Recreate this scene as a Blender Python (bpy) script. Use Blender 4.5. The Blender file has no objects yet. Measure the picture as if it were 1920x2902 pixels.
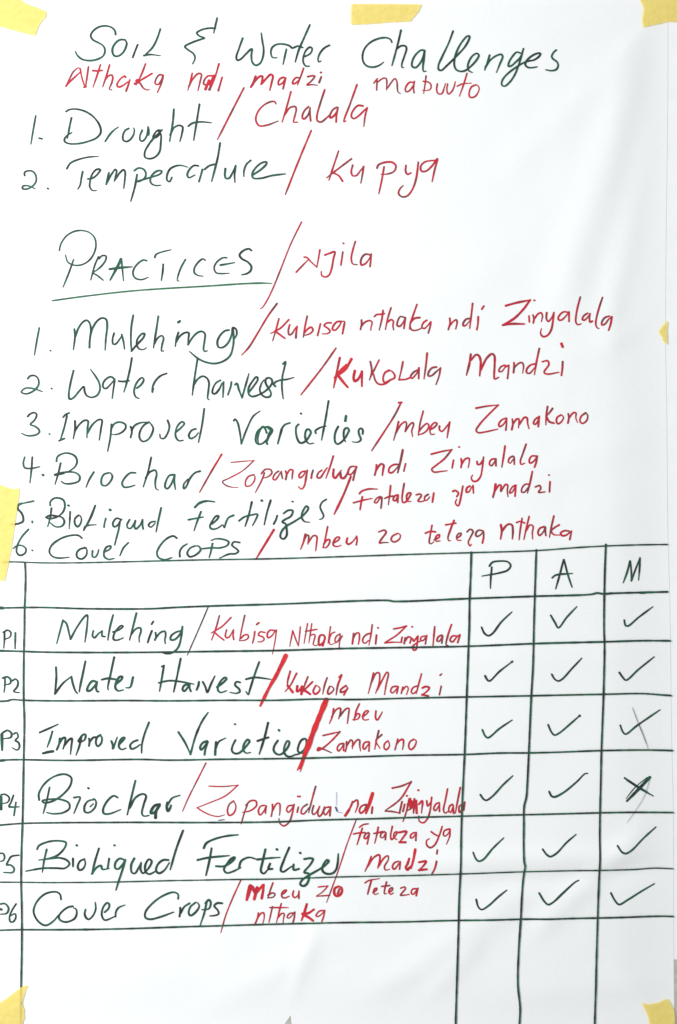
import bpy, bmesh, math, random
from mathutils import Vector, noise

# ------------------------------------------------------------------ scene, camera, light
SC = bpy.context.scene
S = 0.00033                      # metres per pixel of the 1920 x 2902 photograph on the wall plane
CX, CY, CZ = 960.0, 1451.0, 1.45


def wx(px):
    return (px - CX) * S


def wz(py):
    return CZ + (CY - py) * S


cam_d = bpy.data.cameras.new('camera')
cam = bpy.data.objects.new('camera', cam_d)
SC.collection.objects.link(cam)
DIST = 1.25
cam.location = (0, -DIST, CZ)
cam.rotation_euler = (math.pi / 2, 0, 0)
cam_d.sensor_fit = 'VERTICAL'
cam_d.sensor_height = 24
cam_d.lens = 24 * DIST / (2902 * S) * 0.9975
cam_d.clip_start = 0.01
cam_d.clip_end = 100
SC.camera = cam

world = bpy.data.worlds.new('World')
SC.world = world
world.use_nodes = True
bg = world.node_tree.nodes['Background']
bg.inputs['Color'].default_value = (0.97, 0.985, 1.0, 1)
bg.inputs['Strength'].default_value = 0.48


def area(name, loc, target, sx, sy, power, col):
    d = bpy.data.lights.new(name, 'AREA')
    d.shape = 'RECTANGLE'
    d.size, d.size_y, d.energy, d.color = sx, sy, power, col
    o = bpy.data.objects.new(name, d)
    SC.collection.objects.link(o)
    o.location = loc
    o.rotation_euler = (Vector(target) - Vector(loc)).to_track_quat('-Z', 'Y').to_euler()
    return o


area('window_light', (-1.50, -1.30, CZ + 0.42), (-0.05, 0, CZ - 0.02), 0.8, 1.0, 48.5, (0.985, 1.0, 0.99))

SC.view_settings.view_transform = 'Standard'
SC.view_settings.look = 'None'
SC.view_settings.exposure = 0
SC.view_settings.gamma = 1
SC.view_settings.use_curve_mapping = False
SC.cycles.max_bounces = 6

# ------------------------------------------------------------------ the sheet's shape
def interp(tab, v):
    if v <= tab[0][0]:
        return tab[0][1]
    for (a, b), (c, d) in zip(tab, tab[1:]):
        if v <= c:
            return b + (d - b) * (v - a) / (c - a)
    return tab[-1][1]


LEFT = [(0, 9), (340, 8), (420, 6), (700, 7), (1200, 8), (1600, 6), (1720, -6), (3000, -12)]
RIGHT = [(0, 1896), (300, 1895), (700, 1890), (950, 1888), (1150, 1892), (1500, 1895), (1700, 1901), (2100, 1906), (2300, 1911), (2700, 1912), (2950, 1914)]
TOP = 12.0


def bottom(px):
    e = 2916.0
    if 808 < px < 836:
        e -= 35 * max(0.0, (px - 808) / 24.0 if px < 832 else (836 - px) / 4.0)
    return e


def ridge(px, py, x0, y0, x1, y1, wid, amp, soft=60):
    """a soft crease in the paper along a segment"""
    dx, dy = x1 - x0, y1 - y0
    ln = math.hypot(dx, dy)
    t = ((px - x0) * dx + (py - y0) * dy) / ln
    d = ((px - x0) * dy - (py - y0) * dx) / ln
    e = 1.0
    if t < 0:
        e = math.exp(-(t / soft) ** 2)
    elif t > ln:
        e = math.exp(-((t - ln) / soft) ** 2)
    return amp * e * math.exp(-(d / wid) ** 2)


CREASES = [
    (1620, 760, 1790, 250, 62, 1.9, 140), (1740, 860, 1850, 430, 42, 1.0, 100), (1500, 420, 1820, 110, 50, 0.7, 120),
    (1760, 960, 1900, 860, 30, 0.45, 60), (1640, 1000, 1780, 960, 40, 0.35, 80),
    (1560, 1330, 1860, 1230, 60, 0.7, 120),
    (1180, 2450, 1890, 2415, 36, 1.8, 160), (1450, 2500, 1900, 2470, 30, -1.0, 100),
    (1560, 2600, 1810, 2370, 34, 1.1, 70), (1130, 2770, 1400, 2590, 48, 1.2, 120), (1240, 2800, 1330, 2700, 30, 0.7, 60),
    (620, 2860, 860, 2700, 50, 0.9, 120), (840, 2790, 880, 2670, 26, 0.7, 60),
    (300, 2700, 520, 2560, 50, 0.4, 120), (1500, 2830, 1890, 2790, 45, 0.8, 150),
    (80, 2230, 700, 2190, 18, 0.12, 100),
    (1050, 1640, 1300, 1600, 60, 0.5, 160), (1320, 1870, 1890, 1850, 50, 0.55, 160),
    (1000, 900, 1400, 760, 70, 0.6, 160), (560, 180, 760, 90, 50, 0.4, 100),
    (1420, 120, 1700, 60, 40, 0.5, 120),
]


def lift(px, py):
    """distance of the paper's face from the wall, in metres"""
    p = Vector((px / 520.0, py / 620.0, 3.7))
    h = 2.6 + 1.2 * noise.noise(p) + 0.62 * noise.noise(p * 2.7 + Vector((9, 4, 1))) + 0.13 * noise.noise(p * 7.0) + 0.04 * noise.noise(p * 15.0)
    for c in CREASES:
        h += 1.25 * ridge(px, py, *c)
    # the sheet lies closer to the wall along its edges, where the tape holds it
    e = max(0.0, min(px - interp(LEFT, py), interp(RIGHT, py) - px, py - TOP, 2916 - py)) / 170.0
    e = 1.0 if e >= 1 else e * e * (3 - 2 * e)
    h = 0.20 + (max(0.7, h) - 0.20) * (0.03 + 0.97 * e)
    return h * 0.001


# ------------------------------------------------------------------ materials
def mat(name):
    m = bpy.data.materials.new(name)
    m.use_nodes = True
    nt = m.node_tree
    return m, nt, nt.nodes['Principled BSDF']


def noise_mix(nt, scale, c0, c1, lo=0.35, hi=0.65, detail=4.0, vec_scale=None):
    tc = nt.nodes.new('ShaderNodeTexCoord')
    n = nt.nodes.new('ShaderNodeTexNoise')
    n.inputs['Scale'].default_value = scale
    n.inputs['Detail'].default_value = detail
    src = tc.outputs['Object']
    if vec_scale:
        mp = nt.nodes.new('ShaderNodeMapping')
        mp.inputs['Scale'].default_value = vec_scale
        nt.links.new(src, mp.inputs['Vector'])
        src = mp.outputs['Vector']
    nt.links.new(src, n.inputs['Vector'])
    r = nt.nodes.new('ShaderNodeValToRGB')
    r.color_ramp.elements[0].position = lo
    r.color_ramp.elements[0].color = (*c0, 1)
    r.color_ramp.elements[1].position = hi
    r.color_ramp.elements[1].color = (*c1, 1)
    nt.links.new(n.outputs['Fac'], r.inputs['Fac'])
    return r.outputs['Color'], n


def bump(nt, bsdf, fac, dist, strength=1.0):
    b = nt.nodes.new('ShaderNodeBump')
    b.inputs['Distance'].default_value = dist
    b.inputs['Strength'].default_value = strength
    nt.links.new(fac, b.inputs['Height'])
    nt.links.new(b.outputs['Normal'], bsdf.inputs['Normal'])


def make_paper():
    m, nt, b = mat('flip_chart_paper')
    col, n = noise_mix(nt, 900, (0.850, 0.864, 0.866), (0.898, 0.908, 0.910), 0.3, 0.7, 3)
    nt.links.new(col, b.inputs['Base Color'])
    b.inputs['Roughness'].default_value = 0.62
    b.inputs['Specular IOR Level'].default_value = 0.25
    bump(nt, b, n.outputs['Fac'], 0.00006, 0.6)
    return m


def make_ink(name, c0, c1, scale=70, lo=0.38, hi=0.62):
    m, nt, b = mat(name)
    col, n = noise_mix(nt, scale, c0, c1, lo, hi, 5)
    nt.links.new(col, b.inputs['Base Color'])
    b.inputs['Roughness'].default_value = 0.55
    b.inputs['Specular IOR Level'].default_value = 0.25
    return m


def make_tape():
    m, nt, b = mat('yellow_masking_tape')
    col, n = noise_mix(nt, 260, (0.90, 0.72, 0.18), (0.96, 0.80, 0.26), 0.3, 0.7, 5, (1.0, 1.0, 1.0))
    nt.links.new(col, b.inputs['Base Color'])
    b.inputs['Roughness'].default_value = 0.7
    b.inputs['Specular IOR Level'].default_value = 0.2
    bump(nt, b, n.outputs['Fac'], 0.0002, 0.7)
    tr = nt.nodes.new('ShaderNodeBsdfTransparent')
    tr.inputs['Color'].default_value = (1.0, 0.93, 0.62, 1)
    mx = nt.nodes.new('ShaderNodeMixShader')
    mx.inputs['Fac'].default_value = 0.34
    out = nt.nodes['Material Output']
    nt.links.new(b.outputs['BSDF'], mx.inputs[1])
    nt.links.new(tr.outputs['BSDF'], mx.inputs[2])
    nt.links.new(mx.outputs['Shader'], out.inputs['Surface'])
    return m


def make_paint(name, c0, c1, scale, dist):
    m, nt, b = mat(name)
    col, n = noise_mix(nt, scale, c0, c1, 0.3, 0.7, 6)
    nt.links.new(col, b.inputs['Base Color'])
    b.inputs['Roughness'].default_value = 0.8
    bump(nt, b, n.outputs['Fac'], dist, 0.8)
    return m


PAPER = make_paper()
INK = {
    'g': make_ink('green_marker_ink', (0.019, 0.034, 0.031), (0.016, 0.106, 0.060), 75, 0.39, 0.62),
    'G': make_ink('bright_green_marker_ink', (0.024, 0.075, 0.045), (0.022, 0.155, 0.070), 60, 0.3, 0.55),
    'h': make_ink('dense_red_marker_ink', (0.50, 0.020, 0.034), (0.63, 0.024, 0.038), 90),
    'r': make_ink('red_marker_ink', (0.18, 0.044, 0.050), (0.51, 0.020, 0.040), 85, 0.32, 0.53),
    'R': make_ink('thick_red_marker_ink', (0.58, 0.018, 0.028), (0.74, 0.028, 0.036), 90),
    'b': make_ink('dry_brown_red_ink', (0.055, 0.045, 0.045), (0.13, 0.05, 0.05), 50),
    'u': make_ink('ballpoint_ink', (0.05, 0.05, 0.07), (0.12, 0.11, 0.15), 80),
    'U': make_ink('blue_ballpoint_ink', (0.05, 0.07, 0.26), (0.08, 0.11, 0.34), 80),
}
TAPE = make_tape()
WALL = make_paint('pale_wall_paint', (0.862, 0.872, 0.876), (0.902, 0.910, 0.914), 60, 0.0003)
DADO = make_paint('grey_wall_paint', (0.42, 0.42, 0.38), (0.54, 0.54, 0.48), 120, 0.0006)


# ------------------------------------------------------------------ helpers
def mesh_obj(name, verts, faces, material, parent=None, smooth=True):
    me = bpy.data.meshes.new(name)
    me.from_pydata(verts, [], faces)
    me.update()
    me.materials.append(material)
    if smooth:
        me.polygons.foreach_set('use_smooth', [True] * len(me.polygons))
    o = bpy.data.objects.new(name, me)
    SC.collection.objects.link(o)
    if parent:
        o.parent = parent
        o.matrix_parent_inverse = parent.matrix_world.inverted()
    return o


def tag(o, label, cat, group=None):
    o['label'] = label
    o['category'] = cat
    if group:
        o['group'] = group
    return o


def box(x0, x1, y0, y1, z0, z1):
    v = [(x, y, z) for x in (x0, x1) for y in (y0, y1) for z in (z0, z1)]
    f = [(0, 1, 3, 2), (4, 6, 7, 5), (0, 4, 5, 1), (2, 3, 7, 6), (0, 2, 6, 4), (1, 5, 7, 3)]
    return v, f


# ------------------------------------------------------------------ the wall
Z_DADO = wz(2722)
wall = mesh_obj('wall', *box(-2.5, 2.5, 0.0, 0.15, Z_DADO, 3.0), WALL, smooth=False)
tag(wall, 'pale plastered wall behind the taped sheet, painted grey near its foot', 'wall')
mesh_obj('painted_band', *box(-2.5, 2.5, -0.00006, 0.15, 0.0, Z_DADO), DADO, wall, smooth=False)

# ------------------------------------------------------------------ the sheet
sheet = bpy.data.objects.new('flip_chart_sheet', None)
SC.collection.objects.link(sheet)
sheet.location = (0, 0, wz(2916))
bpy.context.view_layer.update()
tag(sheet, 'white flip chart sheet with green and red marker handwriting and a ticked table', 'poster')

NX, NY = 190, 290
xs = [i / NX for i in range(NX + 1)]
extra = [(x - 9) / 1896.0 for x in (808, 812, 816, 820, 824, 828, 832, 836)]
xs = sorted(set(xs + extra))
pv, pf = [], []
for j in range(NY + 1):
    for u in xs:
        v = j / NY
        px0 = 9 + 1896 * u
        py = TOP + (bottom(px0) - TOP) * v
        px = interp(LEFT, py) + (interp(RIGHT, py) - interp(LEFT, py)) * u
        pv.append((wx(px), -lift(px, py), wz(py)))
W = len(xs)
for j in range(NY):
    for i in range(W - 1):
        a = j * W + i
        pf.append((a, a + W, a + W + 1, a + 1))
paper = mesh_obj('paper', pv, pf, PAPER, sheet)
sol = paper.modifiers.new('thickness', 'SOLIDIFY')
sol.thickness = 0.00012
sol.offset = -1
spl = paper.modifiers.new('crisp_edge', 'EDGE_SPLIT')
spl.split_angle = math.radians(35)

# ------------------------------------------------------------------ the writing
INK_TEXT = '''
@40 40 2
g handwritten_word Soil
574 112 571 92 553 72 518 62 480 68 448 90 433 118 445 142 478 160 505 178 515 205 505 235 470 256 425 263 385 255 358 232 347 210;628 142 600 142 575 160 558 190 558 218 570 236 590 236 615 218 633 185 637 158 625 143 608 142;700 170 688 200 672 244;828 80 812 130 785 185 737 234;735 233 770 227 830 234
g handwritten_word ampersand
1150 18 1131 104;1140 76 1100 76 1060 86 1035 103 1048 120 1080 133 1060 140 1010 158 968 182 985 200 1018 225 1026 250 1012 282
@600 40 2
g handwritten_word Water
176 134 155 195 140 245 146 262 165 255 195 225 228 196 225 240 232 275 250 290 275 278 290 245 295 200 287 150 281 104;456 192 440 178 400 168 365 172 342 190 336 220 345 245 370 247;424 198 405 285;557 56 525 130 495 200 474 272;464 190 490 180 515 188;530 240 560 222 570 195 558 186 535 205 520 245 520 275 535 295 555 295;668 175 640 190 615 220 603 255 608 272 620 265
@960 40 2
g handwritten_word Challenges
302 158 295 142 275 132 235 134 185 155 150 190 136 230 140 270 160 293 195 300 230 290 255 272;354 88 340 150 318 235 302 292;330 195 355 178 380 180 385 195 372 240 358 285 360 302 368 303;488 205 470 202 440 225 418 265 417 295 435 303 460 280 480 240 488 205 484 250 478 300 482 325 496 322;650 92 625 160 585 245 566 290 568 315 582 318 615 290 670 235 715 185 740 140 743 122 730 122 700 155 672 205 658 250 656 290 668 315 695 324 720 318 755 290 785 255 795 232 785 222 760 235 740 265 732 295 738 320 758 330;856 232 845 270 828 316;832 300 860 260 895 235 922 228 930 240 915 280 895 330;1030 220 1010 215 985 240 965 275 963 295 980 292 1005 270 1030 245 1048 195;1048 195 1030 260 1000 340 970 385 940 408 925 400 928 375 950 345 1000 305 1060 270 1110 258 1140 235 1145 222 1125 222 1090 240 1065 265 1058 285 1070 300 1095 303 1125 298;1235 202 1220 215 1208 240 1218 255 1238 270 1245 290 1235 312 1210 320 1175 315
@40 40 2
r handwritten_word Nthaka
w5 294 409 317 363 338 325 367 304 375 308;294 409 310 390 375 329;396 415 409 411;375 308 385 360 402 414;422 298 415 350 405 414;490 286 470 350 448 414;448 320 475 322 500 318;542 286 525 345 503 412;515 375 535 350 555 345 560 360 552 395 540 425 555 430;632 358 629 350 610 360 588 388 584 405 596 413 620 402 646 382;656 371 648 400 635 436;745 280 720 345 692 400;782 335 740 360 690 390;690 378 710 385 730 415 750 428 768 427;w8 684 392 688 396;w11 699 376 705 383;845 345 825 342 805 365 800 392 815 398 835 375 845 345 835 390 812 444
r handwritten_word ndi
1010 335 1000 380 985 430;990 410 1015 365 1045 336 1062 340 1055 380 1042 434;1130 350 1100 350 1078 375 1075 395 1095 400 1120 380 1140 345;1162 282 1145 340 1125 395 1110 432;w10 1135 350 1112 398;w8 1105 375 1085 425;w7 1105 428 1120 400;1180 358 1158 434
@600 40 2
r handwritten_word madzi
w7 250 352 240 380 222 414;w7 226 408 250 375 275 352 288 352 285 380 280 400;w7 282 395 310 365 335 342 347 348 340 390 330 432;410 358 390 365 378 385 380 400 400 392 418 362;420 362 412 395 405 424;498 362 480 360 462 378 460 395 475 392 502 366;522 306 505 355 487 402;545 355 570 350 585 352 565 380 540 402 570 400 600 404;622 355 610 388;618 332 622 330
@960 40 2
r handwritten_word mabvuto 5
200 390 220 365;218 375 216 430;220 385 255 362 270 365 272 430;275 420 320 365 330 380 337 440 350 450;428 388 405 385 385 405 378 430 385 440 405 430 425 400 430 385;430 380 425 415 428 445;496 350 490 400 482 448;480 380 510 385 524 400 520 425 500 432 475 430;560 395 556 430 565 450 585 450 598 420 606 392;618 395 614 430 622 452 640 440 655 410 662 382;728 335 710 395 685 465;672 408 700 395 752 390;780 400 755 410 740 445 745 470 770 468 790 445 797 418 788 402
@40 40 2
g list_number 1
122 575 110 640 94 735;142 702 158 706
@40 280 2
g handwritten_word Drought
326 108 315 160 303 225;295 73 310 63 345 58 400 70 450 102 485 150 492 190 470 220 420 242 360 255 310 254 287 242 288 225 310 202 328 192;517 242 545 200 570 175 592 160;650 168 630 180 617 210 620 235 640 242 660 230 678 202 682 175 678 165;727 178 714 210 715 235 728 240 750 215 760 160;760 160 764 190 762 205;835 178 815 178 795 200 788 220 808 218 830 195;815 180 832 200 832 250 825 300 800 330 765 340 742 330 742 300 760 265 790 225 842 175;906 58 900 130 882 242;885 205 905 165 935 150 955 158 952 195 940 242;1051 30 1035 130 1018 235;987 155 1010 138 1060 130 1118 135
r slash_mark slash
1303 -62 1230 80 1153 230
@600 240 2
r handwritten_word Chalala
365 108 358 96 330 98 285 125 255 170 252 205 270 232 310 230 378 206;450 40 425 130 400 212;415 170 445 130 475 125 480 140 470 185 465 212 488 212;550 125 525 150 514 185 522 195 545 175 560 130;558 135 558 170 562 206;642 28 615 110 597 180 600 205 620 212 650 190 680 160;710 128 690 140 672 170 672 188 690 180 712 150 718 128;714 140 708 175 706 212;824 0 785 110 750 210 762 205;858 120 830 118 800 150 792 180 805 192 835 175 870 140 882 130;882 130 870 180 863 236
@40 280 2
g list_number 2
58 432 57 415 80 405 108 412 124 440 122 470 100 495 65 510 45 505 48 492 75 490 118 508;190 507 194 509
g handwritten_word Temperature
300 396 320 365 380 340 430 330 478 327;390 412 382 450 375 490 362 512;418 455 450 448 480 420 490 402 470 400 445 425 432 465 430 500 445 520 468 520;538 420 530 455 523 486;527 475 555 425 575 400 582 410 575 440 568 470;572 460 600 420 622 402 630 415 628 460 622 508;698 430 685 500 662 582;682 408 705 393 735 400 748 425 740 450 710 468 690 470 760 450 830 425 838 410 815 408 785 430 772 460 780 482 805 492 832 490;895 446 882 470 868 462 868 432 885 398 920 380 950 378 985 388;1044 380 1020 378 995 400 982 430 990 447 1025 432;1068 400 1060 430 1048 470;1168 250 1155 330 1138 400 1120 468;1080 400 1105 380 1138 370;1198 395 1195 430 1200 450 1218 450 1240 415 1252 385;1256 378 1250 430 1252 474;1342 348 1318 370 1304 405 1302 440;1355 430 1400 400 1430 370 1432 358 1405 362 1370 390 1350 425 1355 448 1400 450 1460 435 1538 425
@600 240 2
r slash_mark slash
565 260 490 440 418 622
r handwritten_word Kupya
720 376 695 450 665 542;793 420 720 475 652 528;690 500 720 515 743 547;800 456 792 495 800 515 820 515 845 485 862 463;862 463 855 510 846 558;978 465 965 540 948 618;938 472 945 455 980 440 1025 440 1045 460 1035 490 1000 505 960 508;1102 458 1100 490 1110 508 1130 500;1172 440 1160 530 1140 590 1110 630 1080 636 1060 618 1068 590 1086 572;1275 430 1245 430 1205 440 1185 465 1190 490 1215 490 1250 460 1280 420 1265 480 1250 550
@120 620 2
g handwritten_word Practices 5
97 180 105 145 135 100 180 73 225 67 270 80 298 110 305 155 290 205 260 242 220 262 180 263 145 245 132 205;178 232 150 310 118 388;320 215 300 260 275 348;322 228 340 210 362 212 360 235 330 275 285 308;285 308 310 320 345 348;w7 447 228 425 275 385 348;449 230 455 290 461 352;w7 382 286 440 278 510 273;592 238 575 234 545 252 520 285 515 315 530 338 565 345 600 332;638 220 645 203 680 188 730 176;686 258 683 300 675 350;812 230 785 280 768 330 766 352 776 352;924 235 910 227 885 245 862 280 862 305 880 320 910 325;1045 220 1020 222 985 250 974 280 985 305 1015 310 1060 308;w6 1010 262 1040 257 1090 248;w6 1186 180 1172 170 1140 180 1118 205 1130 225 1165 245 1185 270 1180 295 1160 310 1130 317
g underline underline 5
57 464 250 438 500 410 700 395 950 380 1130 368 1250 364 1300 366
r slash_mark slash 4.5
1470 18 1410 140 1350 290 1305 400 1270 470 1245 505 1236 508
@680 620 2
r handwritten_word Njila
320 302 360 260 392 228;365 217 378 218 405 245 438 275;454 176 445 230 437 270;482 205 510 195 538 187 530 230 520 285 505 320 485 330 464 320 462 298;584 188 578 230 573 262;586 138 589 140;655 128 640 180 632 225 640 255 665 260;740 205 715 200 695 215 685 245 690 262 710 255 735 225 745 200;745 200 742 240 738 270
@40 840 2
g list_number 1
142 178 128 250 114 332;205 306 208 308
g handwritten_word Mulching
342 184 345 230 336 302;345 235 365 180 390 145 412 135 428 150 435 190 428 250 425 290;427 290 430 240 445 180 475 135 500 122 522 130 528 165 520 240 516 304;567 208 558 245 562 270 575 270 600 240 612 220;610 215 620 255 626 298;676 106 665 170 662 240 665 310;665 310 690 280 735 230 740 210 725 212 700 240 695 270 710 298 735 300 750 290;818 112 808 180 798 240 790 292;795 270 815 235 838 222 847 235 838 280 836 310 848 308;932 204 920 240 914 284;918 260 940 225 970 205 990 206 988 240 985 275;986 274 1010 235 1040 205 1065 198 1082 212 1080 250 1074 300 1080 312 1095 308;w7 930 147 940 140;1218 190 1195 195 1165 225 1152 260 1160 288 1185 288 1215 260 1232 220 1240 180;1236 215 1240 176 1258 185 1262 215 1245 245;1240 180 1245 240 1240 290 1225 335 1190 365 1140 380 1085 372 1040 350 995 312
r slash_mark slash
1491 40 1440 110 1380 210 1330 290 1291 332
@680 800 2
r handwritten_word Kubisa
222 205 205 270 186 332;278 212 230 260 175 290;200 275 225 295 256 318;283 240 275 275 280 298 295 292 312 265 325 248;325 250 320 285 318 315;382 192 370 250 360 312;365 290 385 265 405 255 415 270 400 290 365 302;457 236 450 265 441 302;518 230 492 232 478 245 500 262 512 278 500 290 466 293;575 222 550 225 530 248 525 268 540 272 562 250 580 222 594 222;594 230 588 260 582 292
r handwritten_word nthaka
690 215 690 240 684 268;688 250 712 225 740 218 750 230 745 250 742 272;812 160 805 210 790 272;763 195 775 184 800 182 820 178;857 145 840 200 825 268;840 225 858 212 870 220 868 245 872 270;935 200 910 195 895 220 892 245 905 250 925 230 938 200;938 200 935 230 930 262;1004 126 985 180 965 240 962 265;1020 200 990 205 970 225;968 225 965 250 975 270 1000 272 1030 260;1060 215 1040 230 1032 255 1045 262 1065 245 1082 222;1084 225 1078 255 1068 288
r handwritten_word ndi
1190 203 1192 230 1182 268;1188 250 1210 222 1228 212 1232 225 1224 265;1306 205 1285 208 1268 228 1266 245 1278 246 1305 215;1320 120 1312 190 1303 262;1352 195 1350 235 1344 268;1384 134 1372 152
@1100 800 2
r handwritten_word Zinyalala
w7 668 132 730 115 806 100;w7 806 100 770 150 715 205 650 242;w7 650 242 700 235 775 236;800 190 802 224;829 102 832 102;822 185 828 205 824 230;828 210 850 180 868 172 876 190 870 222;900 172 898 205 908 222 925 205 938 175;940 172 935 220 925 270 905 300 880 308 865 290 870 262;1020 170 995 168 970 190 965 210 980 215 1005 195 1026 168;1026 168 1026 195 1026 222;1090 84 1075 140 1066 190 1065 225 1075 240 1095 235;1132 175 1110 190 1102 210 1112 215 1130 200 1145 178;1145 178 1142 205 1146 226 1158 220;1216 86 1198 140 1182 200 1178 240 1186 258 1195 262;1255 192 1230 200 1212 225 1212 242 1228 238 1250 210 1268 196;1268 196 1262 235 1250 272
@40 840 2
g list_number 2
75 465 90 450 115 448 135 465 138 500 115 530 75 550 48 548 38 540 60 520 100 520 158 538;211 521 214 523
g handwritten_word Water
337 420 320 490 310 555 315 582 335 575 370 535 395 510 400 540 412 562 440 572 470 560 486 530 482 490 460 450 432 412;570 470 550 455 525 465 505 490 505 515 520 522 545 500 565 475;570 478 562 530 556 578;668 348 655 420 635 500 622 542;592 480 620 482 650 477;695 520 720 500 735 470 725 460 705 475 685 510 680 545 690 570 708 578;865 436 830 450 800 480 785 515 783 545 790 520
g handwritten_word harvest
1040 355 1028 430 1018 500 1010 560;1020 500 1040 470 1070 452 1095 465 1105 490 1102 530 1098 580 1106 585;1170 475 1145 490 1128 520 1125 548 1138 552 1160 530 1180 490;1188 485 1186 530 1184 572
@640 1020 6.533
+
105 405 95 480 40 645;170 460 205 430 240 540 300 700;300 700 350 530 430 250;435 590 520 480 590 370 585 315 555 320 490 400 430 500 415 580 430 640 480 675 540 670 640 630 740 570 820 490 860 420 850 360 800 330 745 350 735 410 770 490 820 570 840 630 810 680 750 690 690 665 645 610 630 540 660 440 705 370;1060 75 1110 30 1090 130 1050 300 1040 480 1050 620 1065 720;920 490 890 455 920 410 1010 375 1130 360 1260 325
@680 800 2
r slash_mark slash
545 374 470 480 400 570 346 638
r handwritten_word Kukolala
w7 567 428 550 510 532 598;w9 633 435 600 490 537 540;w10 555 525 590 570 612 595;w11 605 470 545 530;w8 652 502 645 545 652 560 670 550 690 510;w8 692 505 692 590;740 450 748 500 735 555;790 440 770 480 735 550;758 520 770 560 790 578 825 575 855 555;850 500 825 510 812 545 820 568 850 555 878 540 875 520 855 500 840 495;925 450 915 500 902 552;902 552 940 550 965 540;1012 495 985 510 968 535 975 545 1000 520 1015 495;1015 485 1014 545;1062 402 1055 470 1044 548;1115 480 1090 485 1070 510 1068 530 1085 530 1115 505 1138 485;1138 485 1130 530 1112 580
@1100 800 2
r handwritten_word Mandzi
w7 470 408 462 460 445 526;w7 472 440 500 410 515 415 525 440 525 480 520 530;w7 525 500 560 430 590 405 603 415 605 470 602 530 605 548 628 538;665 470 645 475 630 495 630 505 645 505 665 480;685 475 682 510 678 545;665 480 685 470;715 455 715 480 712 512;715 485 740 460 760 455 768 470 764 515;836 462 810 468 788 490 786 512 802 516 836 478;858 375 842 450 830 524;875 450 905 445 912 465 885 510 900 520 970 510;990 450 988 490 983 528;w8 983 348 990 366
@40 1120 2
g list_number 3
75 120 90 105 115 98 127 110 115 140 90 165 115 175 140 195 142 210 120 225 70 228 40 215;199 219 202 221
g handwritten_word Improved
300 115 285 180 262 255;278 125 290 110 312 100;255 258 285 245;345 145 345 195 335 247;343 205 370 165 400 142 418 145 415 190 412 242;415 215 445 165 480 138 497 140 492 190 482 255;552 165 545 240 530 318;550 190 570 160 600 152 630 165 632 185 610 210 580 222 555 222;660 178 668 200 660 240;665 200 685 170 720 155 765 152;765 152 735 170 712 210 712 245 730 262 760 250 782 215 788 185 770 155;870 142 880 175 870 215 848 245 830 242 826 220;918 208 945 185 965 160 955 150 932 165 915 205 918 240 935 258 958 255;1030 190 1005 200 990 230 1000 245 1025 235 1045 212;1078 75 1065 170 1045 268
g handwritten_word Varieties
1245 145 1252 135 1265 150 1280 210 1288 275;1288 275 1320 190 1355 120 1393 90
@560 1120 2
+
585 103 588 105;743 32 725 140 703 255;w8 842 118 838 145
@720 1180 4.9
+
175 230 160 180 125 140 90 180 60 260 55 340 70 385;120 145 50 210 25 290 30 360 60 385 110 380 170 330 220 250;w10 205 155 245 190 210 260 178 345;150 150 200 145 240 170;170 350 185 385;w7 385 180 360 270 330 380;385 170 430 115 500 90;620 110 590 140 582 200 595 290 630 360 660 370 720 340 770 270 790 220 770 185 740 178 715 220 710 280 725 340 770 380 830 370;860 235 850 205 890 170 950 145 1000 135;1170 140 1135 210 1120 290 1130 360 1160 385 1210 360 1250 320 1300 240 1320 190 1295 160 1260 175 1245 240 1250 310 1270 350;1510 245 1510 185 1485 165 1455 190 1460 250 1485 320 1460 350 1410 360 1365 352
@560 1120 2
r slash_mark slash
1155 40 1120 110 1050 220 987 315;1140 42 1158 40
r handwritten_word mbeu
1140 150 1128 200 1112 255;1125 215 1155 165 1180 150 1185 160 1178 200;1178 205 1205 165 1222 155 1225 170 1215 200 1220 235;1280 90 1262 160 1252 228;1255 205 1280 175 1302 160 1312 172 1300 200 1270 220 1252 222;1318 195 1345 180 1358 160 1345 155 1325 175 1318 205 1325 222 1345 220;1372 175 1372 195 1385 205 1410 180 1430 152;1430 152 1422 200 1415 242
@1000 1120 2
r handwritten_word Zamakono
700 73 760 62 826 55;826 55 770 110 720 165 700 200 712 212 750 208 822 192;868 130 845 140 828 165 832 178 855 165 872 135;872 130 872 165 868 198;905 135 908 165 902 195;908 165 930 135 942 135 942 165 940 185;945 165 975 125 988 128 992 160 1000 190;1050 125 1032 140 1025 160 1035 165 1050 145 1055 125;1058 120 1055 150 1052 178;1105 64 1098 110 1095 168;1133 75 1115 100 1100 115;1098 120 1115 150 1140 158;1180 112 1160 125 1155 150 1165 162 1185 148 1195 125 1185 112;1222 105 1225 130 1220 158;1225 130 1250 100 1265 100 1265 130 1275 155;1320 100 1295 120 1288 145 1300 160 1325 145 1332 115 1320 98
@40 1120 2
g list_number 4
58 350 50 385 58 410 90 415 145 405;102 350 97 420 88 497;w7 162 451 165 453
g handwritten_word Biochar
240 375 245 350 270 333 305 328 345 345 357 375 345 405 310 432;264 385 250 445 232 505;w8 232 451 280 440;230 452 300 435 350 440 372 460 368 485 330 500 285 500 268 488;452 435 425 480 408 522;535 440 510 448 495 475 498 508 520 512 545 490 557 460 545 440 525 440;688 440 660 440 630 465 612 500 622 520 650 520 685 510;777 352 760 430 732 520;745 470 770 435 800 425 808 445 800 490 805 530 818 538;905 450 880 455 860 490 856 520 868 530 890 505 910 450;910 450 908 490 915 535;1055 430 1025 440 995 475 975 520 962 530 962 505 985 475
r slash_mark slash
1177 335 1120 430 1052 550
@560 1120 2
r handwritten_word Zopangidwa
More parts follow.
